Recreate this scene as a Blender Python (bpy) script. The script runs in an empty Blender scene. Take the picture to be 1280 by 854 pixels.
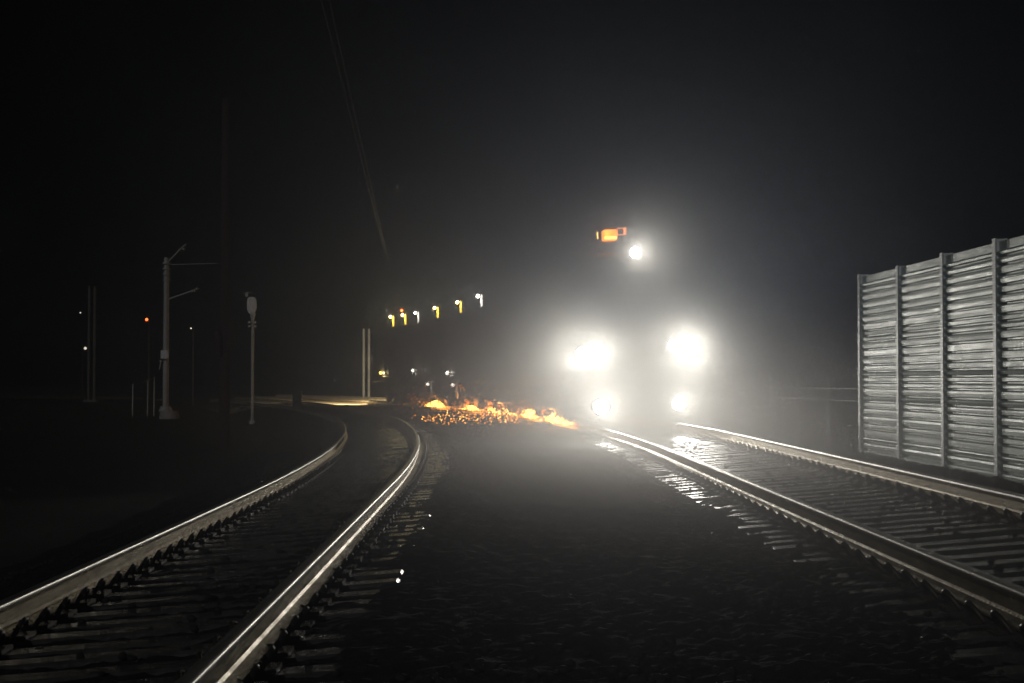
import bpy, math, random
import numpy as np
from mathutils import Vector, Matrix, Euler, noise

R = math.radians
rnd = random.Random(11)
scene = bpy.context.scene
COL = scene.collection

# ------------------------------------------------------------------ the place
CAM_Z = 1.15            # camera height, rail level of the far left rail is 0
BEND, RAD = 15.0, 206.0 # the line is straight up to 15 m, then bends left
LEFT_U = -5.07          # left track centre, measured from the right track
TILT = 0.08             # both tracks are canted for the bend (12 cm in 1.5 m)
WALL_U = 2.78
FRONT = 31.0            # the work train's nose


def bend(y, u):
    """how far the line has swung left at y, and how fast: the right track bends later and tighter
    than the left track and the wall do"""
    w = max(0.0, min(1.0, (-1.3 - u) / 2.4)) if u < 1.6 else min(1.0, (u - 1.6) / 0.9)
    a, b = max(0.0, y - BEND), max(0.0, y - 22.0)
    return (w * a * a / (2 * RAD) + (1 - w) * b * b / 300.0, w * a / RAD + (1 - w) * b / 150.0)


def cx(y, u=0.0):
    return 3.25 - 0.0108 * y - bend(y, u)[0]


def slope(y, u=0.0):
    return -0.0108 - bend(y, u)[1]


def P(y, u, z=0.0):
    """a point u metres right of the right track's centre line, y metres out"""
    s = slope(y, u)
    n = math.hypot(1.0, s)
    return Vector((cx(y, u) + u / n, y - u * s / n, z))


def heading(y, u=0.0):
    return math.atan2(-slope(y, u), 1.0)     # rotation about z


# ------------------------------------------------------------------ materials
def principled(name, color, rough=0.6, metal=0.0, spec=0.4, var=0.0, scale=6.0, bump=0.0, bscale=40.0,
               rvar=0.0, stretch=None, var2=None):
    m = bpy.data.materials.new(name)
    m.use_nodes = True
    nt = m.node_tree
    b = nt.nodes['Principled BSDF']
    b.inputs['Base Color'].default_value = (*color, 1)
    b.inputs['Roughness'].default_value = rough
    b.inputs['Metallic'].default_value = metal
    b.inputs['Specular IOR Level'].default_value = spec
    tc = nt.nodes.new('ShaderNodeTexCoord')
    vec = tc.outputs['Object']
    if stretch:
        mp = nt.nodes.new('ShaderNodeMapping')
        mp.inputs['Scale'].default_value = stretch
        nt.links.new(vec, mp.inputs['Vector'])
        vec = mp.outputs['Vector']
    if var or rvar:
        nz = nt.nodes.new('ShaderNodeTexNoise')
        nz.inputs['Scale'].default_value = scale
        nz.inputs['Detail'].default_value = 6
        nz.inputs['Roughness'].default_value = 0.65
        nt.links.new(vec, nz.inputs['Vector'])
        if var:
            cr = nt.nodes.new('ShaderNodeValToRGB')
            c2 = var2 or tuple(min(1, c * (1 + var)) for c in color)
            cr.color_ramp.elements[0].color = (*[c * (1 - var) for c in color], 1)
            cr.color_ramp.elements[1].color = (*c2, 1)
            cr.color_ramp.elements[0].position = 0.3
            cr.color_ramp.elements[1].position = 0.7
            nt.links.new(nz.outputs['Fac'], cr.inputs['Fac'])
            nt.links.new(cr.outputs['Color'], b.inputs['Base Color'])
        if rvar:
            mr = nt.nodes.new('ShaderNodeMapRange')
            mr.inputs['From Min'].default_value = 0.3
            mr.inputs['From Max'].default_value = 0.7
            mr.inputs['To Min'].default_value = max(0.02, rough - rvar)
            mr.inputs['To Max'].default_value = min(1, rough + rvar)
            nt.links.new(nz.outputs['Fac'], mr.inputs['Value'])
            nt.links.new(mr.outputs['Result'], b.inputs['Roughness'])
    if bump:
        nb = nt.nodes.new('ShaderNodeTexNoise')
        nb.inputs['Scale'].default_value = bscale
        nb.inputs['Detail'].default_value = 5
        bp = nt.nodes.new('ShaderNodeBump')
        bp.inputs['Strength'].default_value = bump
        bp.inputs['Distance'].default_value = 0.02
        nt.links.new(vec, nb.inputs['Vector'])
        nt.links.new(nb.outputs['Fac'], bp.inputs['Height'])
        nt.links.new(bp.outputs['Normal'], b.inputs['Normal'])
    return m


def glow(name, color, strength):
    m = bpy.data.materials.new(name)
    m.use_nodes = True
    b = m.node_tree.nodes['Principled BSDF']
    b.inputs['Base Color'].default_value = (*color, 1)
    b.inputs['Emission Color'].default_value = (*color, 1)
    b.inputs['Emission Strength'].default_value = strength
    m.cycles.emission_sampling = 'NONE'
    return m


M = dict(
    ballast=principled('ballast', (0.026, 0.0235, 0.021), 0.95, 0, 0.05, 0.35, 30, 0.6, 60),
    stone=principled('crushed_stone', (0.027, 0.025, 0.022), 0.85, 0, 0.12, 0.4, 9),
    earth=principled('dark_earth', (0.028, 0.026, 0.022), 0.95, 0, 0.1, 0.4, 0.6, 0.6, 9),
    lit_bed=principled('ballast_painted_lit', (0.34, 0.28, 0.19), 0.95, 0, 0.1, 0.35, 1.6, 0.8, 14),  # paleness stands in for lamplight on the dark bed
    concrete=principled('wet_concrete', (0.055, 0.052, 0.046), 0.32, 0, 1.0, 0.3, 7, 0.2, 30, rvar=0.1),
    railside=principled('rail_web', (0.50, 0.43, 0.30), 0.42, 0.75, 0.5, 0.3, 5, 0.15, 30, rvar=0.1),
    railhead=principled('polished_steel', (0.60, 0.585, 0.54), 0.42, 1.0, 0.5, 0.12, 3, rvar=0.06, stretch=(8, 0.6, 8)),
    clip=principled('clip_steel', (0.055, 0.045, 0.035), 0.5, 0.4, 0.5),
    sheet=principled('galvanised_sheet', (0.44, 0.51, 0.455), 0.48, 0.1, 0.45, 0.11, 2.2, 0.04, 5, rvar=0.1, stretch=(0.7, 0.7, 9)),
    post=principled('galvanised_post', (0.86, 0.86, 0.82), 0.5, 0.0, 0.5, 0.12, 5),
    paint=principled('dull_paint', (0.07, 0.066, 0.055), 0.5, 0, 0.45, 0.25, 3),
    paint2=principled('grey_paint', (0.11, 0.11, 0.105), 0.55, 0, 0.4, 0.25, 3),
    yellow=principled('yellow_paint', (0.55, 0.40, 0.05), 0.5, 0, 0.4, 0.15, 8),
    greyrail=principled('pale_paint', (0.5, 0.5, 0.48), 0.5, 0, 0.4, 0.1, 8),
    black=principled('black_steel', (0.025, 0.025, 0.025), 0.5, 0.3, 0.5),
    mattblack=principled('matt_black', (0.008, 0.008, 0.008), 1.0, 0, 0.0),  # plain matt black without sheen
    glass=principled('dark_glass', (0.01, 0.012, 0.014), 0.08, 0, 0.6),
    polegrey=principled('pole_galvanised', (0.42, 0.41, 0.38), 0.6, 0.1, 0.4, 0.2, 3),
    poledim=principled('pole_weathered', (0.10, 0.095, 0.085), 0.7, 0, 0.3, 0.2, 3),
    white=principled('white_board', (0.72, 0.72, 0.70), 0.6, 0, 0.4, 0.08, 3),
    wood=principled('tarred_wood', (0.040, 0.021, 0.014), 0.9, 0, 0.2, 0.3, 2, stretch=(6, 6, 0.5)),
    foot=principled('cast_concrete', (0.30, 0.28, 0.25), 0.9, 0, 0.2, 0.25, 3),
    wire=principled('copper_wire', (0.12, 0.10, 0.09), 0.6, 0.0, 0.3),
    lens=glow('headlight_lens', (1.0, 0.97, 0.90), 40),
    lamp=glow('work_lamp_lens', (1.0, 0.95, 0.85), 14),
    lampsoft=glow('small_lamp_lens', (1.0, 0.93, 0.8), 0.7),
    amber=glow('amber_lens', (1.0, 0.27, 0.03), 1.6),
    amberhot=glow('amber_tube', (1.0, 0.55, 0.12), 2.6),
    amberlit=glow('amber_lit_guard', (1.0, 0.30, 0.10), 1.1),
    red=glow('red_lens', (1.0, 0.10, 0.02), 5),
    spark_hot=glow('white_hot_spark', (1.0, 0.45, 0.08), 7.5),
    spark=glow('orange_spark', (1.0, 0.31, 0.03), 3.0),
    spark_dim=glow('cooling_spark', (1.0, 0.22, 0.02), 1.3),
)


# ------------------------------------------------------------------ mesh helpers
class MB:
    def __init__(self):
        self.v, self.f, self.m, self.s = [], [], [], []

    def add(self, verts, faces, mi=0, smooth=False):
        o = len(self.v)
        self.v.extend(tuple(v) for v in verts)
        for f in faces:
            self.f.append(tuple(i + o for i in f))
            self.m.append(mi)
            self.s.append(smooth)
        return self

    def box(self, x0, x1, y0, y1, z0, z1, mi=0, bev=0.0, mat=None):
        b = min(bev, (x1 - x0) / 2.1, (y1 - y0) / 2.1, (z1 - z0) / 2.1)
        if b <= 0:
            vs = [(x, y, z) for z in (z0, z1) for y in (y0, y1) for x in (x0, x1)]
            fs = [(0, 2, 3, 1), (4, 5, 7, 6), (0, 1, 5, 4), (2, 6, 7, 3), (0, 4, 6, 2), (1, 3, 7, 5)]
        else:
            ring = lambda X0, X1, Y0, Y1, z: [(X0 + b, Y0, z), (X1 - b, Y0, z), (X1, Y0 + b, z), (X1, Y1 - b, z),
                                             (X1 - b, Y1, z), (X0 + b, Y1, z), (X0, Y1 - b, z), (X0, Y0 + b, z)]
            vs = (ring(x0 + b, x1 - b, y0 + b, y1 - b, z0) + ring(x0, x1, y0, y1, z0 + b)
                  + ring(x0, x1, y0, y1, z1 - b) + ring(x0 + b, x1 - b, y0 + b, y1 - b, z1))
            fs = [tuple(range(7, -1, -1)), tuple(range(24, 32))]
            for k in range(3):
                for i in range(8):
                    fs.append((k * 8 + i, k * 8 + (i + 1) % 8, k * 8 + 8 + (i + 1) % 8, k * 8 + 8 + i))
        if mat is not None:
            vs = [mat @ Vector(v) for v in vs]
        return self.add(vs, fs, mi)

    def prism(self, prof, x0, x1, mi=0):
        """a (y, z) outline pulled along x"""
        n = len(prof)
        vs = [(x0, y, z) for y, z in prof] + [(x1, y, z) for y, z in prof]
        fs = [tuple(range(n)), tuple(range(2 * n - 1, n - 1, -1))]
        fs += [(i, i + n, (i + 1) % n + n, (i + 1) % n) for i in range(n)]
        return self.add(vs, fs, mi)

    def tube(self, pts, r, n=8, mi=0, cap=True):
        pts = [Vector(p) for p in pts]
        rs = r if isinstance(r, (list, tuple)) else [r] * len(pts)
        vs, fs = [], []
        for i, p in enumerate(pts):
            a, b = pts[max(0, i - 1)], pts[min(len(pts) - 1, i + 1)]
            d = (b - a).normalized()
            up = Vector((0, 0, 1)) if abs(d.z) < 0.9 else Vector((1, 0, 0))
            e1 = d.cross(up).normalized()
            e2 = d.cross(e1).normalized()
            for k in range(n):
                t = 2 * math.pi * k / n
                vs.append(p + rs[i] * (math.cos(t) * e1 + math.sin(t) * e2))
        for i in range(len(pts) - 1):
            for k in range(n):
                fs.append((i * n + k, i * n + (k + 1) % n, (i + 1) * n + (k + 1) % n, (i + 1) * n + k))
        self.add(vs, fs, mi, True)
        if cap:
            o = len(vs)
            self.add(vs[:n], [tuple(range(n))], mi)
            self.add(vs[o - n:], [tuple(range(n - 1, -1, -1))], mi)
        return self

    def ball(self, c, r, mi=0, n=10, m=6, sz=1.0):
        vs, fs = [], []
        for i in range(m + 1):
            a = math.pi * i / m
            for k in range(n):
                t = 2 * math.pi * k / n
                vs.append((c[0] + r * math.sin(a) * math.cos(t), c[1] + r * math.sin(a) * math.sin(t), c[2] + r * sz * math.cos(a)))
        for i in range(m):
            for k in range(n):
                fs.append((i * n + k, (i + 1) * n + k, (i + 1) * n + (k + 1) % n, i * n + (k + 1) % n))
        return self.add(vs, fs, mi, True)

    def build(self, name, mats, parent=None):
        me = bpy.data.meshes.new(name)
        me.from_pydata(self.v, [], self.f)
        for m in (mats if isinstance(mats, (list, tuple)) else [mats]):
            me.materials.append(m)
        me.polygons.foreach_set('material_index', self.m)
        me.polygons.foreach_set('use_smooth', self.s)
        me.update()
        o = bpy.data.objects.new(name, me)
        COL.objects.link(o)
        if parent is not None:
            o.parent = parent
        return o


def tag(o, label=None, cat=None, group=None, kind=None):
    if label: o['label'] = label
    if cat: o['category'] = cat
    if group: o['group'] = group
    if kind: o['kind'] = kind
    return o


def empty(name, loc, rz=0.0, ry=0.0):
    o = bpy.data.objects.new(name, None)
    o.empty_display_size = 0.3
    COL.objects.link(o)
    o.location = loc
    o.rotation_euler = Euler((0, ry, rz), 'XYZ')
    return o


def copy_tree(o, parent=None):
    c = o.copy()
    COL.objects.link(c)
    c.parent = parent
    for ch in list(o.children):
        copy_tree(ch, c)
    return c


def lamp(name, kind, loc, power, color=(1, 0.95, 0.86), parent=None, size=0.08, angle=90, blend=0.5, aim=None):
    l = bpy.data.lights.new(name, kind)
    l.energy = power
    l.color = color
    l.shadow_soft_size = size
    if kind == 'SPOT':
        l.spot_size = R(angle)
        l.spot_blend = blend
    o = bpy.data.objects.new(name, l)
    COL.objects.link(o)
    o.location = loc
    if aim is not None:
        o.rotation_euler = Vector(aim).to_track_quat('-Z', 'Y').to_euler()
    if parent is not None:
        o.parent = parent
    return o


# ------------------------------------------------------------------ ground
def interp(prof, u):
    for (a, za), (b, zb) in zip(prof, prof[1:]):
        if u <= b:
            return za + (zb - za) * (u - a) / (b - a)
    return prof[-1][1]


DROP = 0.022
def ltop(u): return 0.06 + TILT * (u - LEFT_U) - 0.19     # sleeper top, left track
def rtop(u): return 0.22 + TILT * u - 0.19                # sleeper top, right track

PROFILE = [(-9.5, -0.9), (-8.0, -0.72), (LEFT_U - 1.6, ltop(LEFT_U - 1.3) - 0.03), (LEFT_U - 1.25, ltop(LEFT_U - 1.25) - DROP),
           (LEFT_U + 1.25, ltop(LEFT_U + 1.25) - DROP), (-1.25, rtop(-1.25) - DROP), (1.25, rtop(1.25) - DROP),
           (1.6, 0.09), (2.0, 0.03), (2.4, -0.08), (2.66, -0.12), (3.4, -0.1), (5.5, -0.72), (7.0, -0.9)]


def build_ballast():
    ys = []
    y = 2.0
    while y < 110:
        ys.append(y)
        y += 0.05 if y < 14 else (0.07 if y < 24 else (0.14 if y < 40 else 0.7))
    us = []
    u = -9.5
    while u <= 7.0:
        us.append(u)
        u += 0.055 if -7 < u < 2.7 else 0.4
    nv = len(us)
    vs = []
    for y in ys:
        for u in us:
            p = P(y, u)
            q = Vector((u, y, 0))
            z = interp(PROFILE, u)
            big = noise.noise(q * 0.9) * 0.020 + noise.noise(q * 2.3 + Vector((7, 3, 1))) * 0.014
            fine = noise.noise(q * 11) * 0.013 + rnd.uniform(-0.012, 0.012)
            cover = 0.0
            if -6.6 < u < -3.7 or -1.35 < u < 1.35:
                # how deep the sleepers lie in the stone: bare between the rails, patchy outside
                if u < -1.12 and u > -1.4: cover = 0.020
                elif -1.35 < u < -0.8: cover = 0.009 + 0.03 * noise.noise(Vector((5.0, y * 0.23, 2.0)))
                elif -0.7 < u < 0.7: cover = -0.012
                elif u > LEFT_U + 1.12 and u < -3.6: cover = 0.026
                elif u < -3.7 and u > LEFT_U + 0.8: cover = 0.008 + 0.014 * noise.noise(Vector((9.0, y * 0.6, u)))
                elif LEFT_U - 0.7 < u < LEFT_U + 0.7: cover = 0.010 + 0.012 * (u - LEFT_U) + 0.012 * noise.noise(Vector((u * 1.5, y * 0.5, 4.0)))
                else: cover = 0.03
            else:
                cover = 0.03 if -3.7 < u < -1.3 else 0.0
            vs.append((p.x, p.y, z + big + fine + cover))
    fs = []
    for i in range(len(ys) - 1):
        for k in range(nv - 1):
            a = i * nv + k
            fs.append((a, a + 1, a + nv + 1, a + nv))
    mb = MB()
    mb.add(vs, fs, 0, False)
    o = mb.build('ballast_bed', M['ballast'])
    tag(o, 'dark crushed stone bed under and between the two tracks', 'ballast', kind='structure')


build_ballast()

def gz(x, y):
    """bare earth: below the bed near by, a low rise on the left farther off"""
    ss = lambda t: max(0, min(1, t)) ** 2 * (3 - 2 * max(0, min(1, t)))
    rise = ss((y - 30) / 28) * ss((cx(min(y, 130), LEFT_U) - 8.3 - x) / 2.6)
    return -0.75 + 0.88 * rise + 0.06 * noise.noise(Vector((x * 0.08, y * 0.08, 0)))


g = MB()
n = 150
gv, gf = [], []
for i in range(n + 1):
    for k in range(n + 1):
        x = -160 + 320 * k / n
        y = -60 + 360 * i / n
        gv.append((x, y, gz(x, y)))
for i in range(n):
    for k in range(n):
        a = i * (n + 1) + k
        gf.append((a, a + 1, a + n + 2, a + n + 1))
g.add(gv, gf, 0, True)
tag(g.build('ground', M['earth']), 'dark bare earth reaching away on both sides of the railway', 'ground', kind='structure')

# loose stones lying on the bed (nobody could count them)
def build_stones():
    t = (1 + 5 ** 0.5) / 2
    base = np.array([(-1, t, 0), (1, t, 0), (-1, -t, 0), (1, -t, 0), (0, -1, t), (0, 1, t), (0, -1, -t), (0, 1, -t),
                     (t, 0, -1), (t, 0, 1), (-t, 0, -1), (-t, 0, 1)]) / math.hypot(1, t)
    tri = np.array([(0, 11, 5), (0, 5, 1), (0, 1, 7), (0, 7, 10), (0, 10, 11), (1, 5, 9), (5, 11, 4), (11, 10, 2), (10, 7, 6), (7, 1, 8),
                    (3, 9, 4), (3, 4, 2), (3, 2, 6), (3, 6, 8), (3, 8, 9), (4, 9, 5), (2, 4, 11), (6, 2, 10), (8, 6, 7), (9, 8, 1)])
    rg = np.random.default_rng(5)
    V, F = [], []
    o = 0
    def put(y, u, r, z):
        nonlocal o
        p = P(y, u)
        j = base * rg.uniform(0.7, 1.2, (12, 1)) * np.array([rg.uniform(.8, 1.3), rg.uniform(.8, 1.3), rg.uniform(.55, .9)]) * r
        a = rg.uniform(0, 6.28)
        c, s = math.cos(a), math.sin(a)
        rot = np.array([(c, -s, 0), (s, c, 0), (0, 0, 1)])
        V.append(j @ rot.T + np.array([p.x, p.y, z]))
        F.append(tri + o)
        o += 12
    for _ in range(9000):
        y = 3.5 + 24 * rg.random() ** 1.5
        u = rg.uniform(-6.9, 2.5)
        z = interp(PROFILE, u)
        on = (-6.4 < u < -3.8) or (-1.3 < u < 1.3)
        if abs(abs(u) - 0.75) < 0.13 or abs(abs(u - LEFT_U) - 0.75) < 0.13:
            continue
        if on and rg.random() < 0.8:
            continue
        put(y, u, rg.uniform(0.016, 0.036), z + (0.03 if on else 0.026))
    for _ in range(2600):     # heaped against the foot of the wall
        y = rg.uniform(10, 30)
        u = 2.05 + 0.45 * rg.random()
        put(y, u, rg.uniform(0.025, 0.06), interp(PROFILE, u) + 0.05 * rg.random() + 0.04)
    V = np.concatenate(V)
    F = np.concatenate(F)
    me = bpy.data.meshes.new('gravel')
    me.vertices.add(len(V)); me.vertices.foreach_set('co', V.ravel())
    me.loops.add(F.size); me.loops.foreach_set('vertex_index', F.ravel().astype(np.int32))
    me.polygons.add(len(F))
    me.polygons.foreach_set('loop_start', np.arange(0, F.size, 3, dtype=np.int32))
    me.materials.append(M['stone'])
    me.update(calc_edges=True)
    me.validate()
    ob = bpy.data.objects.new('gravel', me)
    COL.objects.link(ob)
    tag(ob, 'loose dark stones on the track bed and heaped along the wall', 'gravel', kind='stuff')


build_stones()

# far track bed lit by the train's tail, lamplight partly put into its pale colour
rd = MB()
rv, rf = [], []
near = [(-17.5, 96), (-15.6, 88), (-13.2, 80), (-10.6, 74), (-8.4, 70), (-6.6, 66), (-4.8, 67), (-3.4, 74)]
far = [(-23, 112), (-20.5, 111), (-18, 110), (-15.5, 109), (-13, 108), (-10.5, 107), (-8.5, 106), (-6.8, 106)]
for i in range(8):
    for k in range(15):
        w = k / 14
        x = near[i][0] + (far[i][0] - near[i][0]) * w
        y = near[i][1] + (far[i][1] - near[i][1]) * w
        rv.append((x, y, -0.02 + 0.06 * noise.noise(Vector((x * .5, y * .5, 1))) - (0.7 if k in (0, 14) or i in (0, 7) else 0)))
for i in range(7):
    for k in range(14):
        a = i * 15 + k
        rf.append((a, a + 1, a + 16, a + 15))
rd.add(rv, rf, 0, True)
tag(rd.build('lit_bed_strip', M['lit_bed']), 'pale gravel strip beyond the left track, lit by the train', 'trackbed', kind='structure')

# low dark heaps in front of the pale strip
for (x, y, rx, ry, h, lab) in [(-11.5, 66, 4.2, 2.2, 0.42, 'low dark gravel heap in front of the lit gravel strip'),
                          (-6.6, 62, 1.6, 1.4, 0.62, 'small dark gravel heap left of the sparks beside the train')]:
    hb = MB()
    hv, hf = [], []
    for i in range(13):
        for k in range(28):
            rr = i / 12
            a = 2 * math.pi * k / 28
            q = Vector((x + rx * rr * math.cos(a), y + ry * rr * math.sin(a), 0))
            hv.append((q.x, q.y, -0.9 + (h + 0.2) * (1 - rr * rr) + 0.2 * noise.noise(q * 1.3) * (1 - rr) + 0.05 * noise.noise(q * 6)))
    for i in range(12):
        for k in range(28):
            hf.append((i * 28 + k, (i + 1) * 28 + k, (i + 1) * 28 + (k + 1) % 28, i * 28 + (k + 1) % 28))
    hb.add(hv, hf, 0, False)
    tag(hb.build('gravel_heap', M['ballast']), lab, 'gravel heap')

# ------------------------------------------------------------------ rails
RAILSEC = [(-0.075, -0.165), (0.075, -0.165), (0.075, -0.152), (0.022, -0.132), (0.010, -0.118), (0.010, -0.055), (0.020, -0.042),
           (0.036, -0.034), (0.037, -0.010), (0.032, -0.003), (0.018, 0.0), (-0.018, 0.0), (-0.032, -0.003), (-0.037, -0.010),
           (-0.036, -0.034), (-0.020, -0.042), (-0.010, -0.055), (-0.010, -0.118), (-0.022, -0.132), (-0.075, -0.152)]


def build_rail(uc, side, zc, label, y0, y1):
    mb = MB()
    ys = list(np.arange(y0, 40, 0.5)) + list(np.arange(40, y1 + .1, 2.0))
    ns = len(RAILSEC)
    vs = []
    for y in ys:
        for (a, b) in RAILSEC:
            vs.append(P(y, uc + side * 0.75 + a, zc + TILT * side * 0.75 + b + TILT * a))
    for mi, rng in ((0, [i for i in range(ns) if not 7 <= i <= 13]), (1, range(7, 14))):
        fs = []
        for i in range(len(ys) - 1):
            for k in rng:
                k2 = (k + 1) % ns
                fs.append((i * ns + k, i * ns + k2, (i + 1) * ns + k2, (i + 1) * ns + k))
        mb.f += fs
        mb.m += [mi] * len(fs)
        mb.s += [mi == 1] * len(fs)
    mb.v = [tuple(v) for v in vs]
    o = mb.build('rail', [M['railside'], M['railhead']])
    tag(o, label, 'rail', 'rails of the two tracks')


build_rail(0, -1, 0.22, 'polished left rail of the straight right-hand track leading under the train', 2.0, 96)
build_rail(0, 1, 0.22, 'raised right rail of the right-hand track, nearest the metal wall', 2.0, 96)
build_rail(LEFT_U, -1, 0.06, 'outermost left rail of the bending left-hand track', 2.0, 96)
build_rail(LEFT_U, 1, 0.06, 'right rail of the left-hand track, curving up and away', 2.0, 96)

# ------------------------------------------------------------------ sleepers with clips
def make_sleeper(seed):
    r = random.Random(seed)
    mb = MB()
    mb.box(-1.25, 1.25, -0.095, 0.095, -0.2, 0.0, 0, 0.014)
    mb.box(-0.9, -0.6, -0.08, 0.08, 0.0005, 0.012)      # raised rail seats
    mb.box(0.6, 0.9, -0.08, 0.08, 0.0005, 0.012)
    s = mb.build('sleeper', M['concrete'])
    for sx in (-0.75, 0.75):
        for d in (-1, 1):
            c = MB()
            a = sx + d * 0.105
            pts = []
            for k in range(9):
                t = math.pi * k / 8
                pts.append((a + d * 0.045 * math.sin(t * 1.0), -0.085 * math.cos(t), 0.012 + 0.085 * math.sin(t)))
            pts.append((a - d * 0.045, 0.065, 0.036))
            c.tube(pts, 0.013, 6)
            c.box(a - 0.02, a + 0.05 * d + 0.02 if d > 0 else a + 0.02, -0.085, 0.085, 0.004, 0.024) if d > 0 else \
                c.box(a - 0.07, a + 0.02, -0.085, 0.085, 0.004, 0.024)
            c.build('rail_clip', M['clip'], s)
    return s


protos = {}
def lay(uc, zc, y0, y1, label, group):
    first = None
    y = y0
    while y < y1:
        if first is None:
            o = first = make_sleeper(1)
        else:
            o = copy_tree(first)
        o.location = P(y, uc, zc - 0.19 + rnd.uniform(-0.006, 0.006))
        o.rotation_euler = Euler((rnd.uniform(-.02, .02), -math.atan(TILT) + rnd.uniform(-.004, .004), heading(y, uc) + rnd.uniform(-.012, .012)), 'XYZ')
        tag(o, label, 'sleeper', group)
        y += 0.38 + rnd.uniform(-.012, .012)


lay(0, 0.22, 3.2, 33, 'concrete sleeper half buried in stone under the right-hand track before the train', 'sleepers of the right-hand track')
lay(LEFT_U, 0.06, 3.2, 45, 'concrete sleeper half buried in stone under the curving left-hand track', 'sleepers of the left-hand track')

# ------------------------------------------------------------------ noise wall
def build_wall():
    root = empty('noise_wall', P(17.8, WALL_U, -0.1))
    tag(root, 'tall ribbed metal noise wall with pale posts beside the right-hand track', 'wall')
    inv = Matrix.Translation(-root.location)
    r = random.Random(3)
    ys = [17.60 + 1.96 * k for k in range(-4, 4)]
    top, bot = 1.15 + 1.66, -0.12
    # rib heights shared by every bay, as rolled sheets are
    ribs = []
    z = bot
    while z < top - 0.10:
        h = r.choice([0.085, 0.095, 0.105, 0.12])
        ribs.append((z, min(h, top - z), r.uniform(-0.006, 0.009)))
        z += h
    for i in range(len(ys) - 1):
        a, b = P(ys[i], WALL_U), P(ys[i + 1], WALL_U)
        t = (b - a).normalized()
        nrm = Vector((-t.y, t.x, 0))            # toward the track
        mb = MB()
        prof = []
        for (z0, h, ln) in ribs:
            jit = r.uniform(-0.003, 0.003)
            lean = ln + r.uniform(-0.003, 0.003)
            prof += [(z0, 0.0), (z0 + 0.008, 0.0), (z0 + 0.020, 0.028 + jit), (z0 + h * 0.55, 0.032 + jit + lean),
                     (z0 + h - 0.026, 0.030 + jit), (z0 + h - 0.008, 0.0)]
        prof.append((top, 0.0))
        n_ = len(prof)
        vs = []
        segs = 4
        for s_ in range(segs + 1):
            base = a.lerp(b, s_ / segs)
            for (pz, d) in prof:
                w = 0.004 * noise.noise(Vector((ys[i] + s_ * 0.7, pz * 3, 5)))
                v = base + nrm * (d + w)
                vs.append((v.x, v.y, pz))
        fs = []
        for s_ in range(segs):
            for k in range(n_ - 1):
                fs.append((s_ * n_ + k, s_ * n_ + k + 1, (s_ + 1) * n_ + k + 1, (s_ + 1) * n_ + k))
        mb.add(vs, fs)
        # back sheet and coping so the wall has a thickness
        ba, bb = a - nrm * 0.08, b - nrm * 0.08
        mb.add([(ba.x, ba.y, bot), (bb.x, bb.y, bot), (bb.x, bb.y, top), (ba.x, ba.y, top),
                (a.x, a.y, top), (b.x, b.y, top)], [(0, 1, 2, 3), (3, 2, 5, 4)])
        o = mb.build('panel', M['sheet'])
        o.parent = root
        o.matrix_parent_inverse = inv
    for i, y in enumerate(ys):
        p = P(y, WALL_U)
        hb = MB()
        m = Matrix.Translation((p.x, p.y, 0)) @ Matrix.Rotation(heading(y, WALL_U), 4, 'Z')
        t2 = top + 0.03 + r.uniform(-.01, .012)
        hb.box(-0.064, -0.054, -0.052, 0.052, bot - .1, t2, mat=m)
        hb.box(0.073, 0.085, -0.052, 0.052, bot - .1, t2, mat=m)
        hb.box(-0.054, 0.073, -0.006, 0.006, bot - .1, t2 - 0.002, mat=m)
        o = hb.build('post', M['post'])
        o.parent = root
        o.matrix_parent_inverse = inv


build_wall()

# beyond the wall's end a low post-and-rail fence goes on beside the train
fr = empty('rail_fence', P(25.6, WALL_U, -0.2))
tag(fr, 'low thin post-and-rail fence running on from the end of the metal wall', 'fence')
fys = [25.5 + 1.98 * k for k in range(14)]
for y in fys:
    p = P(y, WALL_U) - fr.location
    m = MB(); m.tube([(p.x, p.y, -.4), (p.x, p.y, 1.42 - fr.location.z - 0.2)], 0.03, 8); m.build('post', M['polegrey'], fr)
for z in (0.82, 1.02):
    m = MB(); m.tube([P(y, WALL_U - 0.035, z) - fr.location for y in [23.6] + fys], 0.009, 6); m.build('rail', M['polegrey'], fr)

# ------------------------------------------------------------------ the work train
BEAM = 450
def bogie(parent, y, n=2):
    b = MB()
    b.box(-1.15, -1.0, y - 1.25, y + 1.25, 0.36, 0.62, 0, 0.03)
    b.box(1.0, 1.15, y - 1.25, y + 1.25, 0.36, 0.62, 0, 0.03)
    b.box(-1.0, 1.0, y - 0.2, y + 0.2, 0.45, 0.85, 0, 0.03)
    for sx in (-1, 1):
        for d in (-0.85, 0.85):
            b.box(sx * 1.08 - 0.1, sx * 1.08 + 0.1, y + d - 0.16, y + d + 0.16, 0.3, 0.66, 0, 0.03)
    bo = b.build('bogie', M['black'], parent)
    for d in (-0.85, 0.85):
        w = MB()
        w.tube([(-0.82, y + d, 0.42), (-0.69, y + d, 0.42)], [0.42, 0.42], 24)
        w.tube([(-0.69, y + d, 0.42), (-0.66, y + d, 0.42)], [0.45, 0.45], 24)
        w.tube([(0.69, y + d, 0.42), (0.82, y + d, 0.42)], [0.42, 0.42], 24)
        w.tube([(0.66, y + d, 0.42), (0.69, y + d, 0.42)], [0.45, 0.45], 24)
        w.tube([(-0.9, y + d, 0.42), (0.9, y + d, 0.42)], 0.08, 10)
        w.build('wheelset', M['black'], bo)


def vehicle(name, y0, length):
    ym = y0 + length / 2
    a, b = P(y0, 0), P(y0 + length, 0)
    d = b - a
    o = empty(name, (a.x, a.y, 0.22), math.atan2(-d.x, d.y), -math.atan(TILT) * 0.5)
    return o


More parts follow.
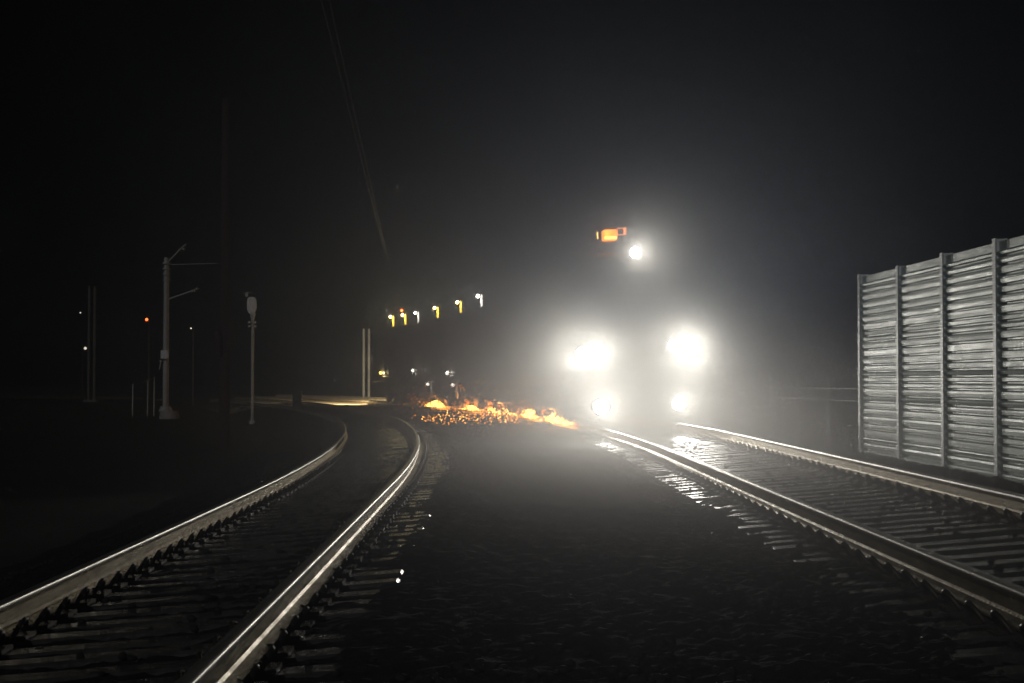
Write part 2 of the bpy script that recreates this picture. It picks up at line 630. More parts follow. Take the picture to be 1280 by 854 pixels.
def headlight(parent, x, y, z, r, power, tilt=-0.03, angle=84, blend=0.35, yaw=0.0, beam_x=None):
    h = MB()
    h.tube([(x, y + 0.16, z), (x, y + 0.02, z), (x, y, z)], [r * 0.8, r * 1.15, r * 1.2], 20)
    h.tube([(x, y, z), (x, y - 0.03, z)], [r * 1.22, r * 1.22], 20, cap=False)
    ho = h.build('headlight', M['black'], parent)
    l = MB()
    pts = []
    vs = [(x, y - 0.022, z)]
    for k in range(20):
        t = 2 * math.pi * k / 20
        vs.append((x + r * math.cos(t), y - 0.008, z + r * math.sin(t)))
    l.add(vs, [(0, 1 + (k + 1) % 20, 1 + k) for k in range(20)], 0, True)
    l.build('lens', M['lens'], ho)
    if power:
        lamp('headlight_beam', 'SPOT', (x if beam_x is None else beam_x, y - 0.06, z), power, (1, 0.955, 0.87), parent, r * 0.8, angle, blend, (yaw - 0.09, -1, tilt))   # aimed a little into the bend


lead = vehicle('grinding_train_lead_car', FRONT, 10.6)
tag(lead, 'rail grinding train lead car facing the camera with blazing headlights and amber roof beacon', 'rail vehicle', 'vehicles of the rail grinding train')
mb = MB()
mb.box(-1.35, 1.35, 0.25, 10.4, 0.92, 1.22, 0, 0.04)
mb.box(-0.16, 0.16, -0.25, 0.25, 0.62, 0.9, 0, 0.03)
mb.build('frame', M['black'], lead)
mb = MB()
mb.prism([(0.02, 1.22), (0.02, 2.15), (0.42, 3.35), (0.55, 3.5), (3.6, 3.5), (3.6, 1.22)], -1.36, 1.36)
cab = mb.build('cab', M['paint'], lead)
mb = MB()
mb.prism([(0.30, 3.502), (0.22, 3.56), (0.5, 3.68), (3.5, 3.68), (3.68, 3.56), (3.68, 3.502)], -1.28, 1.28)
mb.build('roof', M['paint2'], lead)
for sx in (-1, 1):
    # sloping windscreen panes, set proud of the cab front
    n_ = Vector((0, -1.2, 0.4)).normalized()
    def onf(x, t, out):
        q = Vector((x, 0.02 + 0.40 * t, 2.15 + 1.2 * t)) + n_ * out
        return q
    x0, x1 = sorted((sx * 0.08, sx * 1.22))
    g_ = MB()
    g_.add([onf(x0, .12, .012), onf(x1, .12, .012), onf(x1, .88, .012), onf(x0, .88, .012)], [(0, 1, 2, 3)])
    w_ = g_.build('windscreen', M['glass'], cab)
    f_ = MB()
    c_ = [onf(x0, .12, .02), onf(x1, .12, .02), onf(x1, .88, .02), onf(x0, .88, .02)]
    for k in range(4):
        f_.tube([c_[k], c_[(k + 1) % 4]], 0.025, 6)
    f_.tube([onf((x0 + x1) / 2, .05, .04), onf((x0 + x1) / 2 + 0.25 * sx, .6, .04)], 0.010, 6)
    f_.build('window_frame', M['black'], cab)
    sw = MB()
    X = sx * 1.364
    sw.add([(X, 0.7, 2.25), (X, 1.6, 2.25), (X, 1.6, 3.1), (X, 0.7, 3.1)], [(0, 1, 2, 3)])
    sw.build('side_window', M['glass'], cab)
    hr = MB()
    hr.tube([(sx * 1.40, 3.7, 1.2), (sx * 1.40, 3.7, 2.2), (sx * 1.40, 10.3, 2.2), (sx * 1.40, 10.3, 1.2)], 0.02, 6)
    for yy in (5.3, 7, 8.7):
        hr.tube([(sx * 1.40, yy, 1.2), (sx * 1.40, yy, 2.2)], 0.02, 6)
    hr.build('handrail', M['yellow'], lead)
    st = MB()
    for k in range(3):
        st.box(min(sx * 1.05, sx * 1.4), max(sx * 1.05, sx * 1.4), 0.30, 0.55, 0.30 + 0.28 * k, 0.33 + 0.28 * k)
    st.box(min(sx * 1.39, sx * 1.42), max(sx * 1.39, sx * 1.42), 0.30, 0.55, 0.28, 0.92)
    st.build('step', M['black'], lead)
mb = MB()
mb.prism([(-0.10, 0.14), (-0.16, 0.30), (0.10, 0.92), (0.42, 0.92), (0.30, 0.14)], -1.22, 1.22)
mb.build('pilot_plate', M['black'], lead)
mb = MB()
mb.box(-1.05, 1.05, 3.8, 10.2, 1.23, 3.05, 0, 0.08)
for k in range(7):
    mb.box(-1.08, 1.08, 4.2 + k * 0.9, 4.26 + k * 0.9, 1.3, 3.0)
mb.build('engine_hood', M['paint2'], lead)
bogie(lead, 2.2)
bogie(lead, 8.4)
gu = MB()
gu.box(-1.1, 1.1, 3.9, 6.8, 0.25, 0.85, 0, 0.05)
for k in range(5):
    gu.tube([(-0.85, 4.2 + k * 0.55, 0.3), (-0.75, 4.2 + k * 0.55, 0.02)], [0.14, 0.13], 14)
    gu.tube([(0.85, 4.2 + k * 0.55, 0.3), (0.75, 4.2 + k * 0.55, 0.02)], [0.14, 0.13], 14)
gu.build('grinding_unit', M['black'], lead)
mb = MB()
for sx in (-0.2, 0.1):
    mb.tube([(sx + .4, 1.4, 3.82), (sx + .4, 1.0, 3.82)], [0.03, 0.085], 12)
    mb.tube([(sx + .4, 1.3, 3.68), (sx + .4, 1.3, 3.82)], 0.02, 6)
mb.build('horn', M['black'], lead)
# lamps: roof, two clusters on the nose, two low ditch lights
headlight(lead, 0.12, 0.16, 3.63, 0.12, BEAM * 0.85, angle=50, blend=1.0, tilt=-0.06)
lb = MB(); lb.box(-0.07, 0.31, 0.33, 0.7, 3.5, 3.8, 0, 0.04); lb.build('lamp_bracket', M['black'], lead)
for (x, z, p, ang, bl, yw) in [(-1.13, 1.53, 1.25, 84, 0.45, -0.27), (-0.82, 1.61, 0.85, 34, 1.0, 0), (0.82, 1.63, 0.95, 36, 1.0, 0.06), (1.20, 1.58, 1.1, 80, 0.5, -0.5)]:
    headlight(lead, x, -0.10, z, 0.145, BEAM * p, angle=ang, blend=bl, yaw=yw, tilt=-0.03 if ang < 50 else -0.2)
for (x, r_, p) in [(-0.83, 0.16, 1.1), (0.80, 0.135, 0.85)]:
    headlight(lead, x, -0.34, 0.42, r_, BEAM * p, tilt=0.02, angle=44, blend=1.0)
# amber beacon on the roof
BX, BZ = 0.28, 0.11
bc = MB(); bc.box(BX - 0.95, BX - 0.25, 0.5, 0.9, 3.69, 3.80 + BZ, 0, 0.02); bc.box(BX - 0.95, BX - 0.92, 0.5, .56, 3.80 + BZ, 4.02 + BZ); bc.build('beacon_base', M['black'], lead)
bm = MB()
bm.box(BX - 0.76, BX - 0.47, 0.50, 0.80, 3.83 + BZ, 4.06 + BZ, 0, 0.02)
bm.box(BX - 0.75, BX - 0.48, 0.488, 0.50, 3.85 + BZ, 3.905 + BZ, 1)
be = bm.build('beacon', [M['amber'], M['amberhot']], lead)
br = MB()
ring = [(BX - 0.46, 0.52, 3.94 + BZ), (BX - 0.33, 0.52, 3.94 + BZ), (BX - 0.33, 0.52, 4.08 + BZ), (BX - 0.46, 0.52, 4.08 + BZ), (BX - 0.46, 0.52, 3.94 + BZ)]
br.tube(ring, 0.012, 6)
br.box(BX - 0.31, BX - 0.27, 0.5, 0.56, 3.94 + BZ, 4.09 + BZ)
br.build('glowing_beacon_guard', M['amberlit'], lead)  # guard is no lamp; the beacon's light on it is put in as glow
bs = MB(); bs.tube([(BX - 0.90, 0.48, 3.86 + BZ), (BX - 0.90, 0.48, 4.01 + BZ)], 0.012, 6); bs.build('marker_lamp', M['amberhot'], lead)
lamp('beacon_light', 'POINT', (-0.42, 0.40, 4.07), 3.0, (1, 0.3, 0.05), lead, 0.08)


def grinder_car(y0, length, label, seed):
    r = random.Random(seed)
    o = vehicle('grinding_car', y0, length)
    tag(o, label, 'rail vehicle', 'vehicles of the rail grinding train')
    L = length - 0.7
    m = MB()
    m.box(-1.35, 1.35, 0.1, L, 0.92, 1.2, 0, 0.04)
    m.box(-0.12, 0.12, -0.65, 0.1, 0.7, 0.95, 0, 0.03)
    m.build('frame', M['black'], o)
    m = MB()
    m.box(-1.3, 1.3, 0.25, L - 0.15, 1.2, 3.25, 0, 0.06)
    for k in range(int(L / 0.8)):
        m.box(-1.325, 1.325, 0.5 + 0.8 * k, 0.56 + 0.8 * k, 1.25, 3.18)
    b = m.build('body', M['paint'], o)
    m = MB()
    m.prism([(0.2, 3.252), (0.2, 3.36), (L - 0.1, 3.36), (L - 0.1, 3.252)], -1.36, 1.36)
    m.build('roof', M['paint2'], o)
    for yy in (1.6, L - 2.2):
        d = MB(); d.box(-1.345, -1.327, yy, yy + 0.75, 1.25, 3.1, 0, 0.004)
        do = d.build('door', M['paint2'], o)
        h = MB(); h.tube([(-1.37, yy + 0.08, 2.0), (-1.37, yy + 0.08, 2.3)], 0.015, 6); h.build('handle', M['black'], do)
    w = MB(); w.add([(-1.33, 4.0, 2.2), (-1.33, 5.0, 2.2), (-1.33, 5.0, 2.9), (-1.33, 4.0, 2.9)], [(0, 3, 2, 1)])
    w.build('window', M['glass'], o)
    bogie(o, 1.7)
    bogie(o, L - 1.7)
    gu = MB()
    gu.box(-1.1, 1.1, 3.2, L - 3.2, 0.25, 0.85, 0, 0.05)
    for k in range(5):
        yy = 3.4 + k * (L - 6.8) / 4
        for sx in (-1, 1):
            gu.tube([(sx * 0.85, yy, 0.3), (sx * 0.75, yy, 0.02)], [0.13, 0.12], 14)
    gu.build('grinding_unit', M['black'], o)
    return o


cars = [(lead, FRONT, 10.6)]
for i, (y0, lab) in enumerate([(42.0, 'first grinding car behind the lead car, sparks flying beneath it'),
                               (51.8, 'middle dark grinding car in the bend, pole lamps on its roof'),
                               (61.6, 'last grinding car at the far tail of the train beside the lit gravel strip')]):
    cars.append((grinder_car(y0, 9.7, lab, i), y0, 9.7))
bpy.context.view_layer.update()


def pixel_on(u, px, py):
    """where the sight line of one lamp crosses the train's side: distance and height"""
    lo, hi = 32.0, 95.0
    f = lambda y: 640 + 1850 * P(y, u).x / P(y, u).y - px
    for _ in range(50):
        mid = (lo + hi) / 2
        if f(mid) > 0: lo = mid
        else: hi = mid
    d = P(lo, u).y
    return lo, CAM_Z + (476 - py) / 1850 * d


def work_lamp(px, py, mast, head, p, col, u=-0.5, drop=1.0, size=0.055):
    y, z = pixel_on(u, px, py)
    car = max((c for c in cars if c[1] <= y), key=lambda c: c[1])[0]
    q = car.matrix_world.inverted() @ P(y, u, z)
    x, y, z = q
    w = MB()
    w.tube([(x + 0.17, y, 3.36 if z > 3.5 else z - drop), (x + 0.17, y, z + 0.05)], 0.05, 8)
    w.tube([(x + 0.17, y, z + 0.03), (x + 0.04, y, z + 0.03)], 0.02, 6)
    w.tube([(x, y - 0.02, z + .01), (x, y - 0.16, z - 0.01)], [0.05, 0.075], 10)
    wo = w.build('work_lamp', mast, car)
    l = MB(); l.ball((x, y - 0.17, z), size); l.build('bulb', head, wo)
    lamp('work_lamp_light', 'POINT', (x - 0.02, y - 0.28, z - 0.02), p, col, car, 0.05)


Yc, Wc = (1, 0.80, 0.35), (1, 0.93, 0.8)
for a in [(596, 370, M['greyrail'], M['lamp'], 40, Wc), (570.5, 378, M['yellow'], M['lamp'], 45, (1, .9, .5)),
          (542, 385, M['yellow'], M['lamp'], 60, Yc), (518, 391, M['greyrail'], M['lampsoft'], 25, Wc),
          (502, 394, M['yellow'], M['lamp'], 60, Yc), (487, 396, M['yellow'], M['lamp'], 70, Yc)]:
    work_lamp(*a)
# small lamps low on the sides
for a in [(515, 463, M['greyrail'], M['lampsoft'], 3, Wc), (475, 466, M['yellow'], M['amberhot'], 8, Yc),
          (534, 480, M['greyrail'], M['lampsoft'], 1.5, Wc), (558, 466, M['greyrail'], M['lampsoft'], 3, Wc),
          (565, 481, M['greyrail'], M['lampsoft'], 1, Wc)]:
    work_lamp(*a, u=-1.5, drop=0.5, size=0.03)
# red tail lamp above the fifth mast
y_, z_ = pixel_on(-0.5, 502, 388)
car = cars[-1][0]
q = car.matrix_world.inverted() @ P(y_, -0.5, z_)
t_ = MB(); t_.ball(q, 0.07); t_.build('tail_lamp', M['red'], car)
# floodlight on the tail that lights the gravel strip
y_, z_ = pixel_on(-1.5, 478, 466)
lamp('flood_light', 'SPOT', car.matrix_world.inverted() @ P(71.4, -1.0, 2.3), 13000, (1, 0.82, 0.5), car, 0.1, 76, 0.8, car.matrix_world.to_3x3().inverted() @ (Vector((-13.0, 84, -1.6)) - P(71.4, -1.0, 2.3)))

# ------------------------------------------------------------------ sparks
def octa(mb, c, r, d, stretch, mi):
    d = Vector(d).normalized()
    e1 = d.orthogonal().normalized()
    e2 = d.cross(e1)
    c = Vector(c)
    vs = [c + d * r * stretch, c - d * r * stretch, c + e1 * r, c - e1 * r, c + e2 * r, c - e2 * r]
    mb.add(vs, [(0, 2, 4), (0, 4, 3), (0, 3, 5), (0, 5, 2), (1, 4, 2), (1, 3, 4), (1, 5, 3), (1, 2, 5)], mi)


SM = [M['spark_hot'], M['spark'], M['spark_dim']]
def jet(y0, y1, cores, halo, h, label, out=1.0, plume=None):
    """hot sparks sprayed from the left rail under the train, y0 to y1 metres out; each core is (y, spread, count)"""
    mb = MB()
    r = random.Random(int(y0 * 10))
    for (yc, sp, cnt) in cores:
        for _ in range(cnt):
            y = r.gauss(yc, sp) if y0 > 40 else yc + r.uniform(-1.6, 1.6) * sp
            k = math.exp(-((y - yc) / (1.6 * sp)) ** 2)
            u = -0.82 - abs(r.gauss(0, 0.12))
            z = 0.10 + h * k * r.random() ** 1.3
            octa(mb, P(y, u, z), r.uniform(0.010, 0.028), (-0.4, -1, r.uniform(-.2, .4)), r.uniform(1, 3.0), 0 if r.random() < 0.35 + 0.6 * k else 1)
    for _ in range(halo):
        y = r.uniform(y0 - 0.6, y1 + 0.6)
        d = abs(r.gauss(0, 0.5)) * out
        u = -0.85 - d
        z = max(0.0, 0.12 + abs(r.gauss(0, h * 0.9)) - 0.12 * d)
        octa(mb, P(y, u, z), r.uniform(0.006, 0.015), (r.uniform(-1, .2), r.uniform(-1, 1), r.uniform(-.5, .8)), r.uniform(1, 3), 1 if r.random() < .75 else 2)
    if plume:
        yp, hp = plume
        for _ in range(60):
            t = r.random()
            octa(mb, P(yp + r.gauss(0, .05), -0.95 + r.gauss(0, 0.04 + .05 * t), 0.15 + hp * t), r.uniform(0.010, 0.022), (r.uniform(-.3, .3), r.uniform(-.3, .3), 1), 1.6, 1 if r.random() < .7 else 2)
    o = mb.build('spark_jet', SM)
    tag(o, label, 'spark jet', 'spark jets under the grinding train')
    ym = (y0 + y1) / 2
    lamp('spark_glow', 'POINT', P(ym, -1.15, 0.30), 18, (1, 0.36, 0.06), None, 0.1)


jet(35.4, 39.0, [(37.2, 1.1, 520)], 70, 0.24, 'brightest solid bar of sparks under the lead car, nearest the headlights', 0.6)
jet(41.4, 43.4, [(42.3, 0.42, 260)], 90, 0.24, 'compact bright spark jet at the right end of the wide spark spray', 1.0)
jet(44.2, 49.6, [(46.6, 0.9, 60), (49.3, 0.3, 40)], 170, 0.20, 'long loose spark jet with a short upright flare on its left', 1.2, (49.5, 0.55))
jet(51.4, 55.5, [(53.2, 0.8, 170)], 80, 0.18, 'spark jet with a tall thin upright plume, between two other jets', 0.9, (53.8, 0.75))
jet(57.5, 61.5, [(59.8, 0.8, 300)], 70, 0.26, 'farthest spark jet at the left end of the row of sparks', 0.8)

mb = MB()
r = random.Random(77)
for _ in range(330):      # the spray thrown out over the bed between the tracks
    y = r.uniform(38.5, 52)
    d = r.random() ** 0.9 * 2.6
    if d > 1.2 and not 39 < y < 48: continue
    u = -0.9 - d
    p = P(y, u)
    octa(mb, (p.x, p.y, max(-0.02, 0.14 * r.random() - 0.02 * d + (0.5 * r.random() if r.random() < 0.08 else 0))), r.uniform(0.009, 0.022),
         (r.uniform(-1, 0.2), r.uniform(-1, 1), r.uniform(-.3, .3)), r.uniform(1, 1.8), 1 if r.random() < 0.6 else (0 if r.random() < .6 else 2))
for _ in range(90):      # sparks rising beside the cars
    y = r.choice([r.uniform(57, 62), r.uniform(51, 56), r.uniform(38, 44)])
    u = -1.0 - r.random() * 1.2
    octa(mb, P(y, u, 0.2 + 1.0 * r.random() ** 1.8), r.uniform(0.008, 0.017), (r.uniform(-1, .2), r.uniform(-1, 1), 1), 1.3, 1 if r.random() < .5 else 2)
tag(mb.build('sparks', SM), 'loose orange sparks sprayed over the bed beside the train', 'sparks', kind='stuff')

# ------------------------------------------------------------------ poles, signals, wires
def at(px, py, d):
    return Vector(((px - 640) / 1850 * d, d, CAM_Z + (476 - py) / 1850 * d))


# overhead line pole with round footing and two bracket arms
D = 49.0
k = D / 1850
b = at(210, 520, D); GZ = gz(b.x, b.y) - 0.03
pole = empty('overhead_line_pole', (b.x, b.y, GZ))
tag(pole, 'grey overhead line pole with round concrete footing and two bracket arms', 'pole')
H = lambda py: CAM_Z + (476 - py) * k - GZ
f = MB(); f.tube([(0.05, 0, 0.0), (0.05, 0, H(514))], [0.33, 0.30], 20); f.build('footing', M['foot'], pole)
m = MB(); m.tube([(-0.07, 0, H(514) - .02), (-0.07, 0, H(400)), (-0.07, 0, H(322))], [0.100, 0.092, 0.078], 14)
m.tube([(-0.07, 0, H(514)), (-0.07, 0, H(508))], [0.24, 0.17], 8); m.build('shaft', M['polegrey'], pole)
m = MB(); m.box(-0.20, 0.06, -0.22, -0.1, H(449), H(438), 0, 0.02); m.build('number_plate', M['white'], pole)
m = MB(); m.tube([(-0.04, 0, H(328)), (0.12, 0, H(322)), (0.42, 0, H(310)), (0.58, 0, H(305))], 0.028, 6)
for t in (0.3, 0.45): m.ball((t + .05, 0, H(315 - t * 8)), 0.05)
m.tube([(-0.04, 0, H(331)), (1.6, 0, H(329))], 0.012, 5); m.build('upper_arm', M['polegrey'], pole)
m = MB(); m.tube([(-0.04, 0, H(375)), (0.3, 0, H(370)), (0.9, 0, H(362))], 0.028, 6); m.ball((0.8, 0, H(364)), 0.055); m.ball((0.95, 0, H(361)), 0.05)
m.build('lower_arm', M['polegrey'], pole)
m = MB()
for q_ in (330, 337, 344, 351): m.tube([(-0.07, 0, H(q_)), (-0.07, 0, H(q_ - 2))], 0.135, 12)
m.build('band', M['polegrey'], pole)
m = MB(); m.ball((-0.2, -0.14, H(452)), 0.05); m.tube([(-0.2, -.1, H(452)), (-0.26, -.1, H(462))], 0.02, 6); m.build('small_lamp', M['greyrail'], pole)

# signal seen from behind: rounded white backboard on a slim pole
D = 62.0
k = D / 1850
b = at(315, 500, D); GZ = gz(b.x, b.y) - 0.03
sg = empty('signal_post', (b.x, b.y, GZ))
tag(sg, 'slim signal post with a rounded white board at its top', 'signal')
m = MB(); m.tube([(0.02, 0, 0), (0.02, 0, H(400))], 0.065, 12); m.build('shaft', M['polegrey'], sg)
m = MB(); m.tube([(0.02, 0, 0), (0.02, 0, 0.28)], [0.20, 0.12], 12); m.build('base', M['polegrey'], sg)
m = MB()
pts = []
for i in range(24):
    t = 2 * math.pi * i / 24
    cxx, czz = math.cos(t), math.sin(t)
    sgn = lambda v: (abs(v) ** 0.55) * (1 if v >= 0 else -1)
    pts.append((0.19 * sgn(cxx) * (1.0 if czz > -0.3 else 0.8), 0.36 * sgn(czz)))
zc = H(382)
vs = [(x - 0.02, -0.10, z + zc) for x, z in pts] + [(x - 0.02, 0.06, z + zc) for x, z in pts]
m.add(vs, [tuple(range(24)), tuple(range(47, 23, -1))] + [(i, 24 + i, 24 + (i + 1) % 24, (i + 1) % 24) for i in range(24)])
m.build('backboard', M['white'], sg)
m = MB(); m.tube([(0.02, 0, H(392)), (0.02, 0, H(401))], [0.13, 0.06], 10); m.build('neck', M['greyrail'], sg)
m = MB()
for q_ in (403, 408):
    for sx in (-0.1, 0.12): m.box(sx - 0.05, sx + 0.05, -0.14, 0, H(q_) - 0.05, H(q_) + 0.05, 0, .01)
m.build('clamp', M['greyrail'], sg)
m = MB(); m.tube([(-0.42, 0.05, H(367)), (-0.15, 0.05, H(365)), (0.0, 0.05, H(366))], 0.02, 6); m.box(-0.3, -0.2, 0, .1, H(371), H(366)); m.build('bracket', M['polegrey'], sg)

def twin(px, py0, py1, D, gap, rr, mat, label, braces=False):
    k_ = D / 1850
    b_ = at(px, py1, D); GZ = gz(b_.x, b_.y) - 0.03
    o_ = empty('twin_pole', (b_.x, b_.y, GZ))
    tag(o_, label, 'pole')
    top_ = CAM_Z + (476 - py0) * k_ - GZ
    for sx in (-1, 1):
        m_ = MB(); m_.tube([(sx * gap / 2, 0, 0), (sx * gap / 2, 0, top_)], rr, 10); m_.build('shaft', mat, o_)
    m_ = MB(); m_.box(-gap / 2 - .22, gap / 2 + .22, -.25, .25, 0, 0.14, 0, .03); m_.build('base_plate', mat, o_)
    m_ = MB(); m_.box(-gap / 2 - .12, gap / 2 + .12, -.06, .06, top_ + .003, top_ + .06, 0, .02); m_.build('head', M['mattblack'], o_)


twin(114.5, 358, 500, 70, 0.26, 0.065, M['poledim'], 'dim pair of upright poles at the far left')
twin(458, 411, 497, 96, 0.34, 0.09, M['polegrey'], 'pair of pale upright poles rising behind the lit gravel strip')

# dark timber pole, hardly visible
b = at(281, 500, 40); GZ = gz(b.x, b.y) - 0.03
o_ = empty('utility_pole', (b.x, b.y, GZ)); tag(o_, 'tall brown timber utility pole barely visible against the dark', 'pole')
m = MB(); m.tube([(0, 0, 0), (0, 0, 9.5)], [0.15, 0.11], 14); m.build('shaft', M['wood'], o_)
m = MB(); m.box(-0.22, -0.08, -0.28, -0.10, 2.6, 3.2, 0, .02); m.box(0.1, 0.26, -0.25, -0.10, 2.7, 3.3, 0, .02); m.build('junction_box', M['wood'], o_)

b = at(497, 300, 90); GZ = -0.8
o_ = empty('crossarm_pole', (b.x, b.y, GZ)); tag(o_, 'faint far pole with a horizontal crossarm above the tail of the train', 'pole')
zt = CAM_Z + (476 - 230) / 1850 * 90 - GZ
m = MB(); m.tube([(0, 0, 0), (0, 0, zt)], [0.16, 0.12], 12); m.build('shaft', M['wood'], o_)
m = MB(); m.box(-1.9, 2.6, -.07, .07, zt - .55, zt - .4); m.build('crossarm', M['wood'], o_)
m = MB(); m.ball((-1.75, 0, zt - .36), 0.09); m.ball((0, -0.1, zt - .2), 0.1, sz=2); m.build('insulator', M['polegrey'], o_)

# contact wire and its messenger over the left track
for (dx, z, label) in [(0.0, 7.15, 'left one of the two overhead wires strung above the left-hand track'),
                       (0.14, 7.21, 'right one of the two overhead wires strung above the left-hand track')]:
    m = MB(); m.tube([(-1.53 - 0.064 * y + dx * (1 - y / 110), y, z + 0.00004 * (y - 45) ** 2) for y in np.arange(3, 92, 3.0)], 0.012, 5)
    tag(m.build('overhead_wire', M['wire']), label, 'wire', 'overhead wires')

# low railing near the pole footing
b = at(178, 512, 50); GZ = gz(b.x, b.y) - 0.03
o_ = empty('pipe_railing', (b.x, b.y, GZ)); tag(o_, 'short bent pipe railing left of the overhead line pole footing', 'railing')
m = MB(); m.tube([(-0.32, 0, 0), (-0.32, 0, 1.1), (0.05, .3, 1.2), (0.28, .5, 1.35), (0.28, .5, 0.0)], 0.022, 6); m.build('top_rail', M['polegrey'], o_)
m = MB(); m.tube([(0.1, .35, 0), (0.1, .35, 1.22)], 0.022, 6); m.build('upright', M['polegrey'], o_)

# dark trackside cabinets against the lit strip
for (px, D, w, top_, lab, dome) in [(372, 68, 0.20, 487, 'dark trackside box with a narrow post in front of the lit strip', True),
                               (500, 63, 0.22, 493, 'small dark cabinet at the right end of the lit strip', False)]:
    b = at(px, 505, D); k = D / 1850; GZ = gz(b.x, b.y) - 0.03
    o_ = empty('trackside_cabinet', (b.x, b.y, GZ)); tag(o_, lab, 'cabinet')
    m = MB(); m.box(-w, w, -.2, .2, 0, H(top_), 0, .03); m.box(-w - .03, w + .03, -.23, .23, H(top_), H(top_) + .05, 0, .02); m.build('body', M['black'], o_)
    m = MB(); m.box(-w + .04, w - .04, -.212, -.202, .2, H(top_) - .06); d_ = m.build('door', M['black'], o_)
    m = MB(); m.box(w - .1, w - .07, -.235, -.213, .6, .75); m.build('handle', M['poledim'], d_)
    if dome:
        m = MB(); m.tube([(0, 0, H(top_) + .05), (0, 0, H(466))], 0.05, 8); m.ball((0.02, -.05, H(462)), 0.11); m.build('lamp_post', M['wood'], o_)

# far lamps
def far_lamp(px, py, D, mat, rr, label, cat, h=None):
    b_ = at(px, py, D); GZ = gz(b_.x, b_.y) - 0.03
    o_ = empty('distant_lamp', (b_.x, b_.y, GZ)); tag(o_, label, cat)
    z = b_.z - GZ
    m_ = MB(); m_.tube([(0.1, 0.1, 0), (0.1, 0.1, z + .1)], 0.05, 8); m_.tube([(0.1, .1, z + .08), (0, 0, z + .05)], .03, 6); m_.build('post', M['mattblack'], o_)
    m_ = MB(); m_.ball((0, 0, z), rr); m_.build('bulb', mat, o_)
    return o_


far_lamp(183, 399.5, 85, M['red'], 0.085, 'small red signal lamp far left of the overhead line pole', 'signal lamp')
far_lamp(106.5, 435.5, 85, M['lampsoft'], 0.085, 'small white lamp beside the dim twin poles at far left', 'lamp')
far_lamp(100, 391, 85, M['lampsoft'], 0.045, 'faint white lamp high beside the dim twin poles', 'lamp')
far_lamp(238.5, 410.5, 85, M['lampsoft'], 0.045, 'pinpoint white lamp between the overhead line pole and signal post', 'lamp')

# ------------------------------------------------------------------ air
m = bpy.data.materials.new('night_haze')
m.use_nodes = True
nt = m.node_tree
nt.nodes.clear()
out = nt.nodes.new('ShaderNodeOutputMaterial')
pv = nt.nodes.new('ShaderNodeVolumePrincipled')
pv.inputs['Color'].default_value = (0.72, 0.80, 1.0, 1)
pv.inputs['Density'].default_value = 0.0024
pv.inputs['Anisotropy'].default_value = 0.82
nt.links.new(pv.outputs['Volume'], out.inputs['Volume'])
mb = MB(); mb.box(-170, 170, -70, 310, -2.2, 16)
m.cycles.volume_sampling = 'EQUIANGULAR'
hz = mb.build('haze', m)
tag(hz, 'thin night haze lit by the headlights', 'haze', kind='stuff')

# volume added round the train's nose to shape the headlight halo
m = bpy.data.materials.new('halo_medium')
m.use_nodes = True
nt = m.node_tree
nt.nodes.clear()
out = nt.nodes.new('ShaderNodeOutputMaterial')
pv = nt.nodes.new('ShaderNodeVolumePrincipled')
pv.inputs['Color'].default_value = (0.95, 0.93, 0.89, 1)
pv.inputs['Anisotropy'].default_value = 0.45
tc = nt.nodes.new('ShaderNodeTexCoord')
gr = nt.nodes.new('ShaderNodeTexGradient')
gr.gradient_type = 'QUADRATIC_SPHERE'
mu = nt.nodes.new('ShaderNodeMath')
mu.operation = 'MULTIPLY'
mu.inputs[1].default_value = 0.105
nt.links.new(tc.outputs['Object'], gr.inputs['Vector'])
nt.links.new(gr.outputs['Fac'], mu.inputs[0])
nt.links.new(mu.outputs['Value'], pv.inputs['Density'])
nt.links.new(pv.outputs['Volume'], out.inputs['Volume'])
m.cycles.volume_sampling = 'EQUIANGULAR'
mb = MB(); mb.ball((0, 0, 0), 1.0, 0, 24, 14)
sm = mb.build('halo_volume', m)
sm.location = P(FRONT - 0.5, 0.0, 2.0)
sm.scale = (9.5, 8.0, 6.5)
tag(sm, 'added volume that glows as a halo round the headlights of the lead car', 'halo_volume', kind='stuff')
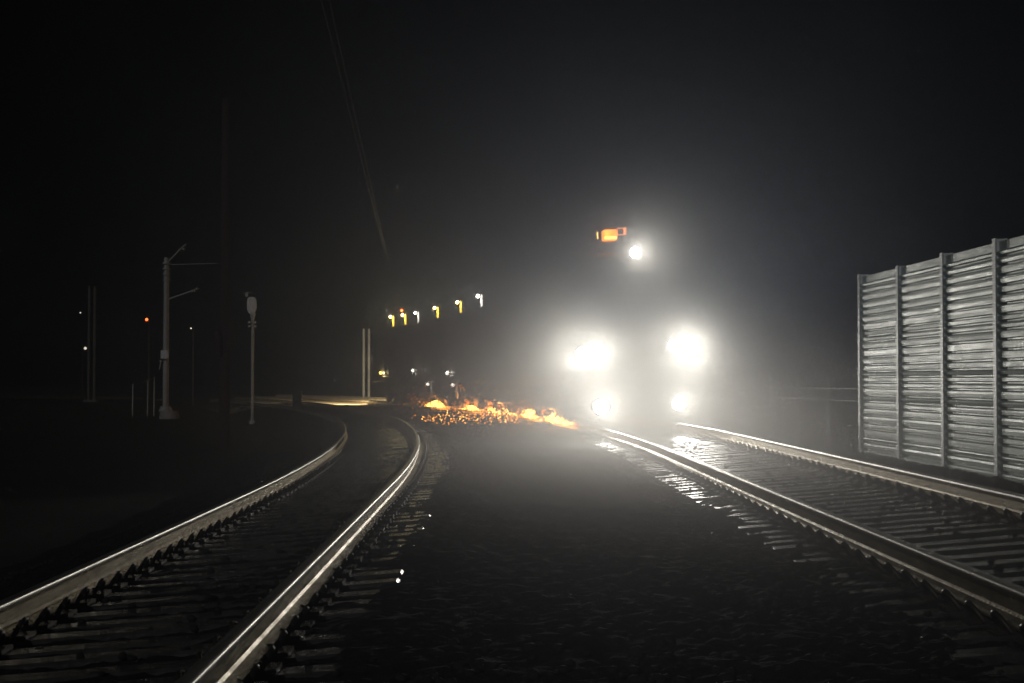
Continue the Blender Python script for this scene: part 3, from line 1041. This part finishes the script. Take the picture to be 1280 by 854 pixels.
# second volume, added low over the bed to brighten the beams there
m2 = m.copy()
m2.name = 'beam_fill_medium'
m2.node_tree.nodes['Math'].inputs[1].default_value = 0.055
[n for n in m2.node_tree.nodes if n.type == 'PRINCIPLED_VOLUME'][0].inputs['Anisotropy'].default_value = 0.7
mb = MB(); mb.ball((0, 0, 0), 1.0, 0, 24, 14)
mi = mb.build('beam_fill_volume', m2)
mi.location = (1.6, 17.5, 0.2)
mi.scale = (5.5, 16.0, 2.0)
tag(mi, 'added low volume catching the beams between the tracks in front of the train', 'beam_fill_volume', kind='stuff')

# ------------------------------------------------------------------ night sky, added fill sun, camera
w = bpy.data.worlds.new('World')
scene.world = w
w.use_nodes = True
bg = w.node_tree.nodes['Background']
sky = w.node_tree.nodes.new('ShaderNodeTexSky')
sky.sky_type = 'NISHITA'
sky.sun_disc = False
sky.sun_elevation = R(24)
sky.sun_rotation = R(205)
w.node_tree.links.new(sky.outputs['Color'], bg.inputs['Color'])
bg.inputs['Strength'].default_value = 0.00004

sl = bpy.data.lights.new('night_fill_sun', 'SUN')
sl.energy = 0.22  # faint sun added to light the poles; no moon is known
sl.angle = R(0.5)
sl.color = (0.95, 0.97, 1.0)
so = bpy.data.objects.new('night_fill_sun', sl)
COL.objects.link(so)
so.rotation_euler = Vector((0.42 * math.cos(R(24)), 0.9 * math.cos(R(24)), -math.sin(R(24)))).to_track_quat('-Z', 'Y').to_euler()

cd = bpy.data.cameras.new('camera')
cd.sensor_width = 36
cd.lens = 1850 / 1280 * 36
cd.clip_start = 0.05
cd.clip_end = 2000
cam = bpy.data.objects.new('camera', cd)
COL.objects.link(cam)
cam.location = (0, 0, CAM_Z)
cam.rotation_euler = (R(90) + math.atan((476 - 427) / 1850), 0, 0)
scene.camera = cam

scene.view_settings.view_transform = 'Standard'
scene.view_settings.look = 'None'
scene.view_settings.exposure = 0
scene.view_settings.gamma = 1
scene.cycles.max_bounces = 4
scene.cycles.volume_bounces = 0
scene.cycles.use_denoising = True
scene.cycles.denoising_input_passes = 'RGB'
scene.cycles.use_adaptive_sampling = False
scene.cycles.sample_clamp_direct = 25
